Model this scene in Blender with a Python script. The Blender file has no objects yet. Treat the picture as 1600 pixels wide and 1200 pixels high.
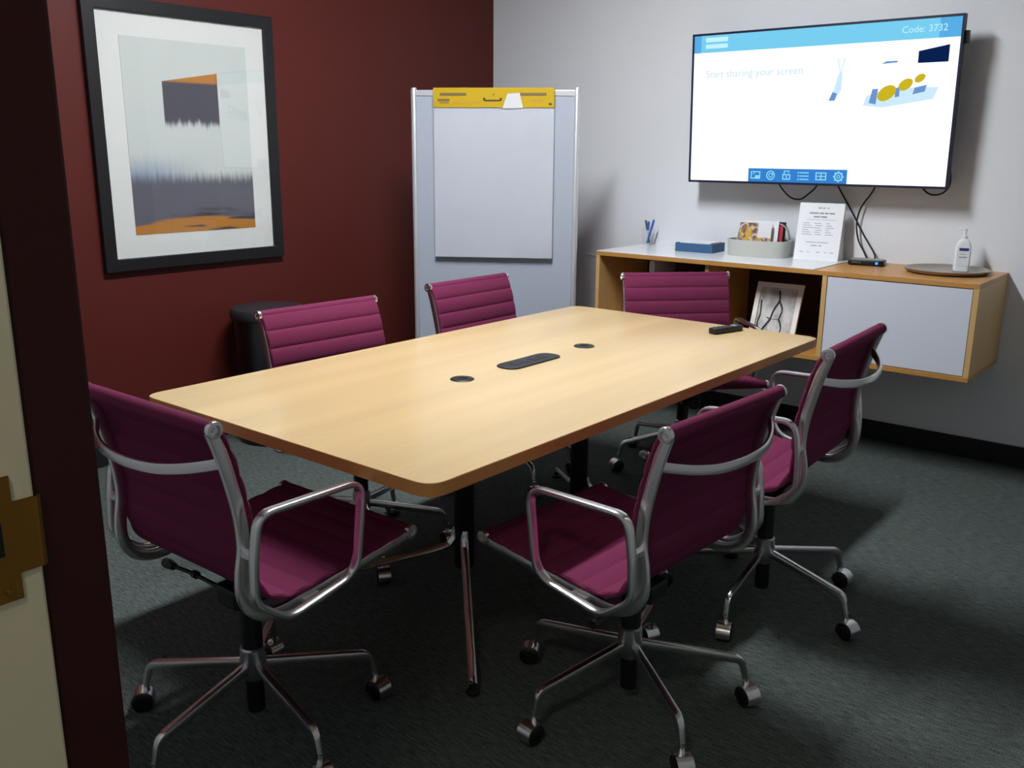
import bpy, bmesh, math, random
from mathutils import Vector, Matrix

random.seed(7)
scene = bpy.context.scene
COL = scene.collection

# ------------------------------------------------------------------ camera
CAM = Vector((4.0909, -4.7819, 1.4517))
YAW, PITCH, ROLL, FPX = -0.6863, -0.2472, 0.0070, 1445.12
fwd = Vector((math.cos(PITCH) * math.sin(YAW), math.cos(PITCH) * math.cos(YAW), math.sin(PITCH)))
rgt0 = Vector((math.cos(YAW), -math.sin(YAW), 0))
up0 = rgt0.cross(fwd)
rgt = rgt0 * math.cos(ROLL) + up0 * math.sin(ROLL)
upv = -rgt0 * math.sin(ROLL) + up0 * math.cos(ROLL)
cam_data = bpy.data.cameras.new('camera')
cam_data.sensor_width = 36.0
cam_data.lens = 36.0 * FPX / 1600.0
cam_data.clip_start = 0.05
cam = bpy.data.objects.new('camera', cam_data)
COL.objects.link(cam)
cam.matrix_world = Matrix(((rgt.x, upv.x, -fwd.x, CAM.x), (rgt.y, upv.y, -fwd.y, CAM.y), (rgt.z, upv.z, -fwd.z, CAM.z), (0, 0, 0, 1)))
scene.camera = cam

# ------------------------------------------------------------------ world, lights, exposure
world = bpy.data.worlds.new('world')
scene.world = world
world.use_nodes = True
world.node_tree.nodes['Background'].inputs[0].default_value = (0.5, 0.5, 0.5, 1)
world.node_tree.nodes['Background'].inputs[1].default_value = 0.05
scene.view_settings.view_transform = 'Standard'
scene.view_settings.look = 'None'
scene.view_settings.exposure = 0.0
scene.view_settings.gamma = 1.0
scene.view_settings.use_curve_mapping = False

CEIL = 3.05
LAMP = dict(x=1.82, y=-2.35, w=0.15, l=1.25, strength=196.0)      # linear fixture in the meeting-room ceiling
HALL_FILL = dict(x=3.9, y=-5.55, w=0.3, l=0.3, strength=62.0)         # unseen corridor lamp, added to brighten the cream door jamb
TV_STRENGTH = 1.25    # white of the screen
TV_COL = 1.35         # coloured parts of the screen picture

# ------------------------------------------------------------------ materials
def srgb(r, g, b):
    f = lambda c: (c / 255 / 12.92) if c / 255 <= 0.04045 else ((c / 255 + 0.055) / 1.055) ** 2.4
    return (f(r), f(g), f(b), 1)

MATS = {}
def new_mat(name):
    m = bpy.data.materials.new(name)
    m.use_nodes = True
    MATS[name] = m
    return m, m.node_tree.nodes, m.node_tree.links, m.node_tree.nodes['Principled BSDF']

def plain(name, col, rough=0.5, metal=0.0, spec=0.5, noise=0.0, nscale=40, bump=0.0, bscale=200, coat=0.0, trans=0.0, ior=1.45, alpha=1.0):
    m, N, L, b = new_mat(name)
    c = srgb(*col)
    b.inputs['Base Color'].default_value = c
    b.inputs['Roughness'].default_value = rough
    b.inputs['Metallic'].default_value = metal
    b.inputs['Specular IOR Level'].default_value = spec
    b.inputs['Coat Weight'].default_value = coat
    b.inputs['Coat Roughness'].default_value = 0.08
    b.inputs['Transmission Weight'].default_value = trans
    b.inputs['IOR'].default_value = ior
    tc = N.new('ShaderNodeTexCoord')
    if noise > 0:
        n = N.new('ShaderNodeTexNoise'); n.inputs['Scale'].default_value = nscale; n.inputs['Detail'].default_value = 4
        L.new(tc.outputs['Object'], n.inputs['Vector'])
        mx = N.new('ShaderNodeMix'); mx.data_type = 'RGBA'
        mx.inputs[6].default_value = tuple(x * (1 - noise) for x in c[:3]) + (1,)
        mx.inputs[7].default_value = tuple(min(1, x * (1 + noise)) for x in c[:3]) + (1,)
        L.new(n.outputs['Fac'], mx.inputs[0]); L.new(mx.outputs[2], b.inputs['Base Color'])
    if bump > 0:
        n2 = N.new('ShaderNodeTexNoise'); n2.inputs['Scale'].default_value = bscale; n2.inputs['Detail'].default_value = 3
        L.new(tc.outputs['Object'], n2.inputs['Vector'])
        bp = N.new('ShaderNodeBump'); bp.inputs['Strength'].default_value = bump; bp.inputs['Distance'].default_value = 0.004
        L.new(n2.outputs['Fac'], bp.inputs['Height']); L.new(bp.outputs['Normal'], b.inputs['Normal'])
    return m

def emit(name, col, strength):
    m, N, L, b = new_mat(name)
    e = N.new('ShaderNodeEmission')
    e.inputs[0].default_value = srgb(*col); e.inputs[1].default_value = strength
    L.new(e.outputs[0], N['Material Output'].inputs[0])
    N.remove(b)
    return m

def wood(name, ca, cb, axis, rough, coat=0.3, strip=0.0):
    """veneer: grain stretched along one axis; strip > 0 adds broad tonal leaves of veneer across it"""
    m, N, L, b = new_mat(name)
    tc = N.new('ShaderNodeTexCoord')
    mp = N.new('ShaderNodeMapping'); L.new(tc.outputs['Object'], mp.inputs[0])
    sc = [70, 70, 70]; sc['xyz'.index(axis)] = 2.2
    mp.inputs['Scale'].default_value = sc
    n = N.new('ShaderNodeTexNoise'); n.inputs['Scale'].default_value = 1; n.inputs['Detail'].default_value = 5; n.inputs['Distortion'].default_value = 0.4
    L.new(mp.outputs[0], n.inputs['Vector'])
    mx = N.new('ShaderNodeMix'); mx.data_type = 'RGBA'
    mx.inputs[6].default_value = srgb(*ca); mx.inputs[7].default_value = srgb(*cb)
    L.new(n.outputs['Fac'], mx.inputs[0])
    out = mx.outputs[2]
    if strip > 0:
        mp2 = N.new('ShaderNodeMapping'); L.new(tc.outputs['Object'], mp2.inputs[0])
        s2 = [1 / strip] * 3; s2['xyz'.index(axis)] = 0.35
        mp2.inputs['Scale'].default_value = s2
        v = N.new('ShaderNodeTexNoise'); v.inputs['Scale'].default_value = 1; v.inputs['Detail'].default_value = 1
        L.new(mp2.outputs[0], v.inputs['Vector'])
        r = N.new('ShaderNodeMapRange'); r.inputs[1].default_value = 0.35; r.inputs[2].default_value = 0.65
        r.inputs[3].default_value = 0.90; r.inputs[4].default_value = 1.06
        L.new(v.outputs['Fac'], r.inputs[0])
        hs = N.new('ShaderNodeHueSaturation'); L.new(out, hs.inputs['Color']); L.new(r.outputs[0], hs.inputs['Value'])
        out = hs.outputs[0]
    L.new(out, b.inputs['Base Color'])
    b.inputs['Roughness'].default_value = rough
    b.inputs['Coat Weight'].default_value = coat
    b.inputs['Coat Roughness'].default_value = 0.12
    return m

plain('wall_grey', (148, 148, 150), 0.6, spec=0.3, noise=0.02, nscale=3)
plain('wall_white', (226, 229, 233), 0.42, spec=0.6, noise=0.02, nscale=3, bump=0.15, bscale=140)
plain('wall_red', (84, 31, 26), 0.5, spec=0.3, noise=0.05, nscale=3, bump=0.12, bscale=140)
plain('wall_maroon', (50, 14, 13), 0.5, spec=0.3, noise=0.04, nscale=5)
plain('ceiling_white', (184, 184, 182), 0.9, noise=0.03, nscale=60)
plain('baseboard_black', (22, 22, 24), 0.55)
plain('cream_paint', (205, 200, 170), 0.45, noise=0.03, nscale=6)
plain('brass', (140, 104, 46), 0.5, metal=1.0, noise=0.08, nscale=30)
plain('dark_hole', (10, 10, 11), 0.8)
plain('upholstery_plum', (108, 42, 72), 0.9, spec=0.12, noise=0.10, nscale=420, bump=0.35, bscale=700)
plain('polished_aluminium', (226, 226, 224), 0.24, metal=1.0)
plain('brushed_aluminium', (190, 192, 194), 0.34, metal=1.0)
plain('black_plastic', (20, 20, 22), 0.4)
plain('black_metal', (16, 16, 18), 0.45, spec=0.5)
plain('board_silver', (205, 207, 212), 0.4, metal=0.6)
plain('board_panel', (166, 173, 186), 0.35, spec=0.5)
plain('paper_white', (230, 233, 241), 0.75, noise=0.02, nscale=5, bump=0.08, bscale=14)
plain('paper_edge', (205, 205, 208), 0.8)
plain('header_yellow', (188, 156, 3), 0.45)
plain('print_grey', (112, 96, 60), 0.6)
plain('print_dark', (60, 52, 30), 0.6)
plain('print_text', (146, 148, 162), 0.7)
plain('laminate_white', (228, 230, 232), 0.25, coat=0.3)
plain('door_grey', (208, 213, 223), 0.4, noise=0.01, nscale=4)
plain('frame_black', (22, 22, 25), 0.4, noise=0.1, nscale=60)
plain('mat_board', (214, 216, 212), 0.8)
plain('bin_steel', (70, 72, 74), 0.28, metal=1.0)
plain('bin_lid', (40, 40, 43), 0.45)
plain('blue_box', (52, 92, 130), 0.6)
plain('felt_grey', (186, 188, 182), 0.9, noise=0.05, nscale=200)
plain('red_paper', (178, 52, 70), 0.6)
plain('pen_blue', (48, 82, 170), 0.35)
plain('pen_green', (34, 70, 52), 0.35)
plain('pen_white', (210, 215, 232), 0.3)
plain('tray_bronze', (158, 148, 138), 0.28, metal=0.45, noise=0.1, nscale=20)
plain('bottle_white', (230, 236, 240), 0.3)
plain('label_white', (232, 234, 238), 0.5)
plain('label_blue', (48, 56, 130), 0.5)
plain('device_grey', (150, 150, 150), 0.35, metal=0.4)
plain('frame_cream', (236, 230, 220), 0.6)
plain('rubber_black', (14, 14, 15), 0.6)
plain('table_edge', (190, 134, 70), 0.45, noise=0.08, nscale=40)
plain('bezel_screen_glow', (24, 32, 58), 0.35)  # blue glare of the screen put into the dark bezel's base colour
plain('back_brown', (52, 32, 24), 0.7)
plain('shell_dark', (28, 30, 36), 0.4)
wood('table_veneer', (197, 168, 119), (208, 180, 133), 'y', 0.33, 0.35, strip=0.14)
wood('oak_veneer_x', (176, 124, 58), (196, 144, 76), 'x', 0.45, 0.15)
wood('oak_veneer_z_lit', (194, 156, 98), (212, 176, 118), 'z', 0.5, 0.1)  # same oak made lighter: bounce off the white wall put into the colour
emit('lamp_diffuser', (246, 250, 255), LAMP['strength'])
emit('hall_fill_diffuser', (255, 246, 228), HALL_FILL['strength'])
emit('screen_white', (246, 250, 255), TV_STRENGTH)
emit('screen_header', (120, 205, 240), TV_COL * 0.75)
emit('screen_header_dark', (92, 178, 236), TV_COL * 0.7)
emit('screen_header_text', (190, 235, 250), TV_COL * 0.8)
emit('screen_toolbar', (60, 140, 225), TV_COL * 0.62)
emit('screen_icon', (150, 225, 250), TV_COL * 0.72)
emit('screen_navy', (14, 40, 96), TV_COL * 0.5)
emit('screen_yellow', (222, 196, 40), TV_COL * 0.62)
emit('screen_pale', (206, 236, 255), 1.0)
emit('screen_slate', (110, 150, 205), 1.0)
emit('screen_text', (196, 224, 234), 1.0)
emit('led_blue', (40, 120, 255), 3.0)

# glass: clear, glossy pane
m, N, L, b = new_mat('clear_glass')
gl = N.new('ShaderNodeBsdfGlossy'); gl.inputs['Roughness'].default_value = 0.02
tr = N.new('ShaderNodeBsdfTransparent')
lw = N.new('ShaderNodeLayerWeight'); lw.inputs[0].default_value = 0.5
pw = N.new('ShaderNodeMath'); pw.operation = 'POWER'; pw.inputs[1].default_value = 5.0; L.new(lw.outputs['Facing'], pw.inputs[0])
fr = N.new('ShaderNodeMath'); fr.operation = 'MULTIPLY_ADD'; fr.inputs[1].default_value = 0.45; fr.inputs[2].default_value = 0.035; L.new(pw.outputs[0], fr.inputs[0])
ms = N.new('ShaderNodeMixShader')
L.new(fr.outputs[0], ms.inputs[0]); L.new(tr.outputs[0], ms.inputs[1]); L.new(gl.outputs[0], ms.inputs[2])
L.new(ms.outputs[0], N['Material Output'].inputs[0]); N.remove(b)

# carpet: dark grey loop pile with fine rows
m, N, L, b = new_mat('carpet')
tc = N.new('ShaderNodeTexCoord')
mp = N.new('ShaderNodeMapping'); mp.inputs['Scale'].default_value = (26, 170, 60); L.new(tc.outputs['Object'], mp.inputs[0])
n1 = N.new('ShaderNodeTexNoise'); n1.inputs['Scale'].default_value = 1; n1.inputs['Detail'].default_value = 4; L.new(mp.outputs[0], n1.inputs['Vector'])
n2 = N.new('ShaderNodeTexNoise'); n2.inputs['Scale'].default_value = 240; L.new(tc.outputs['Object'], n2.inputs['Vector'])
ad = N.new('ShaderNodeMath'); ad.operation = 'ADD'; L.new(n1.outputs['Fac'], ad.inputs[0]); L.new(n2.outputs['Fac'], ad.inputs[1])
rp = N.new('ShaderNodeValToRGB')
rp.color_ramp.elements[0].position = 0.36; rp.color_ramp.elements[0].color = srgb(46, 52, 50)
rp.color_ramp.elements[1].position = 0.64; rp.color_ramp.elements[1].color = srgb(96, 104, 100)
hv = N.new('ShaderNodeMath'); hv.operation = 'MULTIPLY'; hv.inputs[1].default_value = 0.5; L.new(ad.outputs[0], hv.inputs[0])
L.new(hv.outputs[0], rp.inputs[0]); L.new(rp.outputs[0], b.inputs['Base Color'])
b.inputs['Roughness'].default_value = 0.95; b.inputs['Specular IOR Level'].default_value = 0.1
bp = N.new('ShaderNodeBump'); bp.inputs['Strength'].default_value = 0.5; bp.inputs['Distance'].default_value = 0.004
L.new(hv.outputs[0], bp.inputs['Height']); L.new(bp.outputs['Normal'], b.inputs['Normal'])

# small node-maths helper for the flat prints
class Nd:
    def __init__(s, N, L): s.N, s.L = N, L
    def m(s, op, a, b=None, c=None, clamp=False):
        n = s.N.new('ShaderNodeMath'); n.operation = op; n.use_clamp = clamp
        for i, x in enumerate((a, b, c)):
            if x is None: continue
            if isinstance(x, (int, float)): n.inputs[i].default_value = x
            else: s.L.new(x, n.inputs[i])
        return n.outputs[0]
    def step(s, x, lo, hi):
        n = s.N.new('ShaderNodeMapRange'); n.interpolation_type = 'SMOOTHSTEP'; s.L.new(x, n.inputs[0])
        n.inputs[1].default_value = lo; n.inputs[2].default_value = hi
        return n.outputs[0]
    def mix(s, f, a, b):
        n = s.N.new('ShaderNodeMix'); n.data_type = 'RGBA'
        s.L.new(f, n.inputs[0])
        for i, x in ((6, a), (7, b)):
            if isinstance(x, tuple): n.inputs[i].default_value = x
            else: s.L.new(x, n.inputs[i])
        return n.outputs[2]
    def noise(s, vec, scale, detail=4):
        n = s.N.new('ShaderNodeTexNoise'); n.inputs['Scale'].default_value = scale; n.inputs['Detail'].default_value = detail
        s.L.new(vec, n.inputs['Vector']); return n.outputs['Fac']

# abstract landscape print (object coordinates: x 0..1 across, y 0..1 up, baked by the part's own scale)
m, N, L, b = new_mat('landscape_print')
k = Nd(N, L)
tc = N.new('ShaderNodeTexCoord')
sp = N.new('ShaderNodeSeparateXYZ'); L.new(tc.outputs['UV'], sp.inputs[0])
u, v = sp.outputs[0], sp.outputs[1]
mpn = N.new('ShaderNodeMapping'); mpn.inputs['Scale'].default_value = (38, 3.0, 1); L.new(tc.outputs['UV'], mpn.inputs[0])
streak = k.noise(mpn.outputs[0], 1.0, 3)
mph = N.new('ShaderNodeMapping'); mph.inputs['Scale'].default_value = (2.2, 26, 1); L.new(tc.outputs['UV'], mph.inputs[0])
hstr = k.noise(mph.outputs[0], 1.0, 4)
soft = k.noise(tc.outputs['UV'], 3.0, 3)
paper, slate, ochre, dark, blue = srgb(196, 202, 198), srgb(88, 88, 98), srgb(176, 116, 40), srgb(52, 46, 52), srgb(122, 138, 162)
edge = k.m('ADD', v, k.m('MULTIPLY', k.m('SUBTRACT', streak, 0.5), 0.09))
c0 = k.mix(k.m('MULTIPLY', soft, 0.35), paper, srgb(184, 194, 192))
c1 = k.mix(k.m('MULTIPLY', k.m('SUBTRACT', 1.0, k.step(edge, 0.26, 0.44)), k.m('SUBTRACT', 1.0, k.step(u, 0.1, 0.7))), c0, blue)
c1 = k.mix(k.m('SUBTRACT', 1.0, k.step(edge, 0.255, 0.33)), c1, slate)
low = k.m('ADD', k.m('SUBTRACT', v, k.m('MULTIPLY', k.m('SINE', k.m('MULTIPLY', u, 3.0)), 0.035)), k.m('MULTIPLY', k.m('SUBTRACT', hstr, 0.5), 0.05))
c2 = k.mix(k.m('SUBTRACT', 1.0, k.step(low, 0.035, 0.055)), c1, ochre)
c2 = k.mix(k.m('MULTIPLY', k.m('SUBTRACT', 1.0, k.step(v, 0.10, 0.14)), k.m('MULTIPLY', k.step(hstr, 0.52, 0.62), k.step(u, 0.25, 0.45))), c2, dark)
# upper floating block with an ochre wedge on top and a ragged foot
inx = k.m('MULTIPLY', k.step(u, 0.288, 0.296), k.m('SUBTRACT', 1.0, k.step(u, 0.735, 0.743)))
top = k.m('ADD', 0.79, k.m('MULTIPLY', k.m('SUBTRACT', u, 0.29), 0.13))
below_top = k.m('GREATER_THAN', k.m('SUBTRACT', top, v), 0.0)
ragged = k.m('ADD', v, k.m('MULTIPLY', k.m('SUBTRACT', streak, 0.5), 0.10))
blk = k.m('MULTIPLY', k.m('MULTIPLY', inx, below_top), k.step(ragged, 0.555, 0.60))
wedge = k.m('MULTIPLY', k.step(v, 0.782, 0.80), k.m('MULTIPLY', inx, below_top))
c3 = k.mix(blk, c2, srgb(70, 68, 78))
c3 = k.mix(wedge, c3, ochre)
L.new(c3, b.inputs['Base Color']); b.inputs['Roughness'].default_value = 0.7

# small branch print standing in the cabinet
m, N, L, b = new_mat('branch_print')
k = Nd(N, L); tc = N.new('ShaderNodeTexCoord')
nz = k.noise(tc.outputs['UV'], 3.5, 4)
L.new(k.mix(k.step(nz, 0.4, 0.66), srgb(206, 204, 200), srgb(166, 160, 158)), b.inputs['Base Color']); b.inputs['Roughness'].default_value = 0.7

# brochure cover: warm blotches
m, N, L, b = new_mat('brochure_cover')
k = Nd(N, L); tc = N.new('ShaderNodeTexCoord')
sp = N.new('ShaderNodeSeparateXYZ'); L.new(tc.outputs['UV'], sp.inputs[0])
nz = k.noise(tc.outputs['UV'], 5.0, 3); nz2 = k.noise(tc.outputs['UV'], 9.0, 2)
c = k.mix(k.step(nz2, 0.45, 0.62), srgb(120, 84, 62), srgb(206, 196, 186))
c = k.mix(k.m('MULTIPLY', k.step(nz, 0.44, 0.56), k.m('SUBTRACT', 1.0, k.step(sp.outputs[1], 0.7, 0.95))), c, srgb(212, 168, 52))
c = k.mix(k.m('MULTIPLY', k.step(sp.outputs[0], 0.55, 0.6), k.step(sp.outputs[1], 0.5, 0.56)), c, srgb(226, 226, 230))
L.new(c, b.inputs['Base Color']); b.inputs['Roughness'].default_value = 0.4

# ------------------------------------------------------------------ geometry helpers
def obj(name, bm, mat, parent=None, smooth=False, loc=None, rot=None, bevel=0.0):
    bmesh.ops.recalc_face_normals(bm, faces=bm.faces[:])
    me = bpy.data.meshes.new(name)
    bm.to_mesh(me); bm.free()
    if mat: me.materials.append(MATS[mat])
    if smooth:
        for p in me.polygons: p.use_smooth = True
        try: me.set_sharp_from_angle(angle=math.radians(38))
        except Exception: pass
    o = bpy.data.objects.new(name, me)
    COL.objects.link(o)
    if parent: o.parent = parent
    if loc is not None: o.location = loc
    if rot is not None: o.rotation_euler = rot
    if bevel:
        md = o.modifiers.new('bevel', 'BEVEL'); md.width = bevel; md.segments = 2; md.limit_method = 'ANGLE'
    return o

def thing(name, label, cat, loc=(0, 0, 0), rz=0.0, group=None):
    o = bpy.data.objects.new(name, None)
    o.empty_display_size = 0.05
    COL.objects.link(o)
    o.location = loc; o.rotation_euler = (0, 0, rz)
    return tag(o, label, cat, group)

def tag(o, label, cat, group=None):
    o['label'] = label; o['category'] = cat
    if group: o['group'] = group
    return o

def struct(o, label=None):
    o['kind'] = 'structure'
    if label: o['label'] = label
    return o

def B(): return bmesh.new()

def box(bm, x0, x1, y0, y1, z0, z1):
    vs = [bm.verts.new((x, y, z)) for x in (x0, x1) for y in (y0, y1) for z in (z0, z1)]
    for f in ((0, 1, 3, 2), (4, 6, 7, 5), (0, 4, 5, 1), (2, 3, 7, 6), (0, 2, 6, 4), (1, 5, 7, 3)):
        bm.faces.new([vs[i] for i in f])
    return bm

def boxm(x0, x1, y0, y1, z0, z1): return box(B(), x0, x1, y0, y1, z0, z1)

def prism(bm, poly, z0, z1):
    lo = [bm.verts.new((x, y, z0)) for x, y in poly]; hi = [bm.verts.new((x, y, z1)) for x, y in poly]
    n = len(poly)
    bm.faces.new(lo[::-1]); bm.faces.new(hi)
    for i in range(n): bm.faces.new((lo[i], lo[(i + 1) % n], hi[(i + 1) % n], hi[i]))
    return bm

def round_poly(pts, rad, seg=6, closed=True):
    """fillet the corners of a polygon (2-D or 3-D points)"""
    pts = [Vector(p) for p in pts]; n = len(pts); out = []
    rad = rad if isinstance(rad, (list, tuple)) else [rad] * n
    for i, p in enumerate(pts):
        if not closed and i in (0, n - 1): out.append(p); continue
        a, c = pts[i - 1], pts[(i + 1) % n]
        d1, d2 = (a - p), (c - p)
        ang = d1.angle(d2)
        t = min(rad[i] / math.tan(ang / 2), d1.length * 0.49, d2.length * 0.49)
        s, e = p + d1.normalized() * t, p + d2.normalized() * t
        for q in range(seg + 1):
            w = q / seg
            out.append((s * (1 - w) ** 2 + p * 2 * w * (1 - w) + e * w * w))
    return out

def smooth_path(pts, per=6):
    pts = [Vector(p) for p in pts]; out = []
    P = [pts[0] * 2 - pts[1]] + pts + [pts[-1] * 2 - pts[-2]]
    for i in range(1, len(P) - 2):
        a, b_, c, d = P[i - 1:i + 3]
        for q in range(per):
            t = q / per
            out.append(0.5 * ((2 * b_) + (c - a) * t + (2 * a - 5 * b_ + 4 * c - d) * t * t + (3 * b_ - a - 3 * c + d) * t ** 3))
    out.append(pts[-1])
    return out

def sweep(bm, path, section, bino=None, closed=False, scale=None):
    """sweep a closed 2-D section along a path; bino fixes the first section axis for planar paths"""
    path = [Vector(p) for p in path]; n = len(path); rings = []
    prev = None
    for i, p in enumerate(path):
        if closed: t = (path[(i + 1) % n] - path[i - 1])
        else: t = path[min(i + 1, n - 1)] - path[max(i - 1, 0)]
        t.normalize()
        if bino is not None: bx = Vector(bino)
        elif prev is None:
            ref = Vector((0, 0, 1)) if abs(t.z) < 0.9 else Vector((1, 0, 0))
            bx = t.cross(ref).normalized()
        else:
            bx = (prev - t * prev.dot(t)).normalized()
        prev = bx
        ny = t.cross(bx).normalized()
        s = scale[i] if scale else 1.0
        rings.append([bm.verts.new(p + bx * (a * s) + ny * (c * s)) for a, c in section])
    m_ = len(section)
    for i in range(n if closed else n - 1):
        r0, r1 = rings[i], rings[(i + 1) % n]
        for j in range(m_): bm.faces.new((r0[j], r0[(j + 1) % m_], r1[(j + 1) % m_], r1[j]))
    if not closed:
        bm.faces.new(rings[0][::-1]); bm.faces.new(rings[-1])
    return bm

def circle(r, seg=10): return [(r * math.cos(2 * math.pi * i / seg), r * math.sin(2 * math.pi * i / seg)) for i in range(seg)]
def rrect(w, h, r, seg=2):
    return [(p.x, p.y) for p in round_poly([(-w / 2, -h / 2), (w / 2, -h / 2), (w / 2, h / 2), (-w / 2, h / 2)], r, seg)]
def tube(bm, path, r, seg=10, scale=None): return sweep(bm, path, circle(r, seg), scale=scale)

def lathe(bm, prof, seg=24, axis='z', at=(0, 0, 0)):
    at = Vector(at)
    def pt(r, h, a):
        c, s = r * math.cos(a), r * math.sin(a)
        return at + (Vector((c, s, h)) if axis == 'z' else Vector((h, c, s)) if axis == 'x' else Vector((c, h, s)))
    rings = []
    for r, h in prof:
        if r < 1e-6: rings.append([bm.verts.new(pt(0, h, 0))])
        else: rings.append([bm.verts.new(pt(r, h, 2 * math.pi * i / seg)) for i in range(seg)])
    for a, b_ in zip(rings, rings[1:]):
        for i in range(seg):
            j = (i + 1) % seg
            if len(a) == 1 and len(b_) == 1: continue
            if len(a) == 1: bm.faces.new((a[0], b_[i], b_[j]))
            elif len(b_) == 1: bm.faces.new((a[i], a[j], b_[0]))
            else: bm.faces.new((a[i], a[j], b_[j], b_[i]))
    return bm

def text_bm(s, size):
    """lettering as a flat mesh in the x-y plane, origin at the left baseline"""
    cu = bpy.data.curves.new('lettering', 'FONT'); cu.body = s; cu.size = size; cu.resolution_u = 3
    to = bpy.data.objects.new('lettering', cu)
    COL.objects.link(to)
    dg = bpy.context.evaluated_depsgraph_get()
    me = bpy.data.meshes.new_from_object(to.evaluated_get(dg))
    bm = B(); bm.from_mesh(me)
    bpy.data.objects.remove(to); bpy.data.curves.remove(cu); bpy.data.meshes.remove(me)
    return bm

def copy_tree(o, parent=None):
    c = o.copy(); COL.objects.link(c)
    c.parent = parent
    for ch in list(o.children): copy_tree(ch, c)
    return c

# ------------------------------------------------------------------ the room
RX1 = 4.32           # right wall
YF, YB = -4.36, -4.51  # door wall: room face, corridor face
JX, JX2 = 3.205, 4.135  # door opening
HALL_Y = -6.3
struct(obj('floor', boxm(-0.1, 5.3, HALL_Y - 0.1, 0.1, -0.1, 0.0), 'carpet'))
struct(obj('ceiling', boxm(-0.1, 5.3, HALL_Y - 0.1, 0.1, CEIL, CEIL + 0.1), 'ceiling_white'))
struct(obj('wall_left', boxm(-0.1, 0.0, YB, 0.1, 0, CEIL), 'wall_red'), 'dark red painted wall behind the large framed picture')
struct(obj('wall_back', boxm(0.0, 5.3, 0.0, 0.1, 0, CEIL), 'wall_white'), 'off-white painted wall behind the television and cabinet')
struct(obj('wall_right', boxm(RX1, RX1 + 0.1, YF, 0.0, 0, CEIL), 'wall_grey'))
bm = B()
box(bm, 0.0, JX - 0.06, YB, YF, 0, CEIL)
box(bm, JX2 + 0.06, 5.3, YB, YF, 0, CEIL)
box(bm, JX - 0.06, JX2 + 0.06, YB, YF, 2.16, CEIL)
struct(obj('wall_front', bm, 'wall_grey'), 'grey wall around the doorway')
struct(obj('wall_hall', boxm(-0.1, 5.3, HALL_Y - 0.1, HALL_Y, 0, CEIL), 'wall_white'))
struct(obj('wall_hall_end', boxm(5.2, 5.3, HALL_Y, YB, 0, CEIL), 'wall_white'))
struct(obj('wall_hall_far', boxm(-0.1, 0.0, HALL_Y, YB, 0, CEIL), 'wall_white'))
struct(obj('baseboard_back', boxm(0.012, RX1, -0.012, 0.0, 0, 0.1016), 'baseboard_black', bevel=0.003), 'black baseboard along the white wall')
struct(obj('baseboard_left', boxm(0.0, 0.012, YF, 0.0, 0, 0.1016), 'baseboard_black', bevel=0.003), 'black baseboard along the red wall')
struct(obj('trim_1', boxm(0.012, 1.195, -0.009, 0.0, 0.821, 0.833), 'wall_white'), 'thin white strip running along the white wall')

# door lining: maroon reveal towards the room, cream door jamb with a brass strike towards the corridor
CJ = -4.427
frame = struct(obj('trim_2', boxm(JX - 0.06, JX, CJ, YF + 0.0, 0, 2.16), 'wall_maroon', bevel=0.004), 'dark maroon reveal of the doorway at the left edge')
jamb = struct(obj('door_1', boxm(JX - 0.06, JX + 0.004, YB - 0.10, CJ, 0, 2.16), 'cream_paint', bevel=0.003), 'cream painted door jamb with a brass strike plate')
# strike plate outline in (y, z): taller centre tongue towards the room side
SZ = 1.092
sy0 = CJ - 0.004
outline = [(sy0 - 0.055, SZ - 0.062), (sy0 - 0.018, SZ - 0.062), (sy0 - 0.018, SZ - 0.036), (sy0 + 0.002, SZ - 0.036),
           (sy0 + 0.002, SZ + 0.036), (sy0 - 0.018, SZ + 0.036), (sy0 - 0.018, SZ + 0.062), (sy0 - 0.055, SZ + 0.062)]
bm = B()
lo = [bm.verts.new((JX + 0.004, y, z)) for y, z in outline]; hi = [bm.verts.new((JX + 0.0065, y, z)) for y, z in outline]
bm.faces.new(lo); bm.faces.new(hi[::-1])
for i in range(len(outline)): bm.faces.new((lo[i], lo[(i + 1) % 8], hi[(i + 1) % 8], hi[i]))
sp_ = obj('strike_plate', bm, 'brass', jamb); sp_['label'] = 'brass strike plate'
bm = B(); lip = [Vector((JX + 0.005, sy0 + 0.000, 0)), Vector((JX + 0.006, sy0 + 0.004, 0)), Vector((JX + 0.003, sy0 + 0.008, 0)), Vector((JX - 0.004, sy0 + 0.009, 0))]
sweep(bm, [p + Vector((0, 0, SZ)) for p in lip], [(-0.036, -0.0012), (0.036, -0.0012), (0.036, 0.0012), (-0.036, 0.0012)], bino=(0, 0, 1))
obj('strike_lip', bm, 'brass', sp_, smooth=True)
obj('strike_hole', boxm(JX + 0.005, JX + 0.0070, sy0 - 0.046, sy0 - 0.030, SZ - 0.015, SZ + 0.018), 'dark_hole', sp_)
for dz in (-0.052, 0.052):
    obj('screw', lathe(B(), [(0, 0.0034), (0.0035, 0.0028), (0.0042, 0.0)], 10, 'x', (JX + 0.0062, sy0 - 0.030, SZ + dz)), 'brass', sp_, smooth=True)
jb2 = struct(obj('door_2', boxm(JX2, JX2 + 0.06, YB - 0.02, YF, 0, 2.16), 'cream_paint', bevel=0.003))

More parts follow.
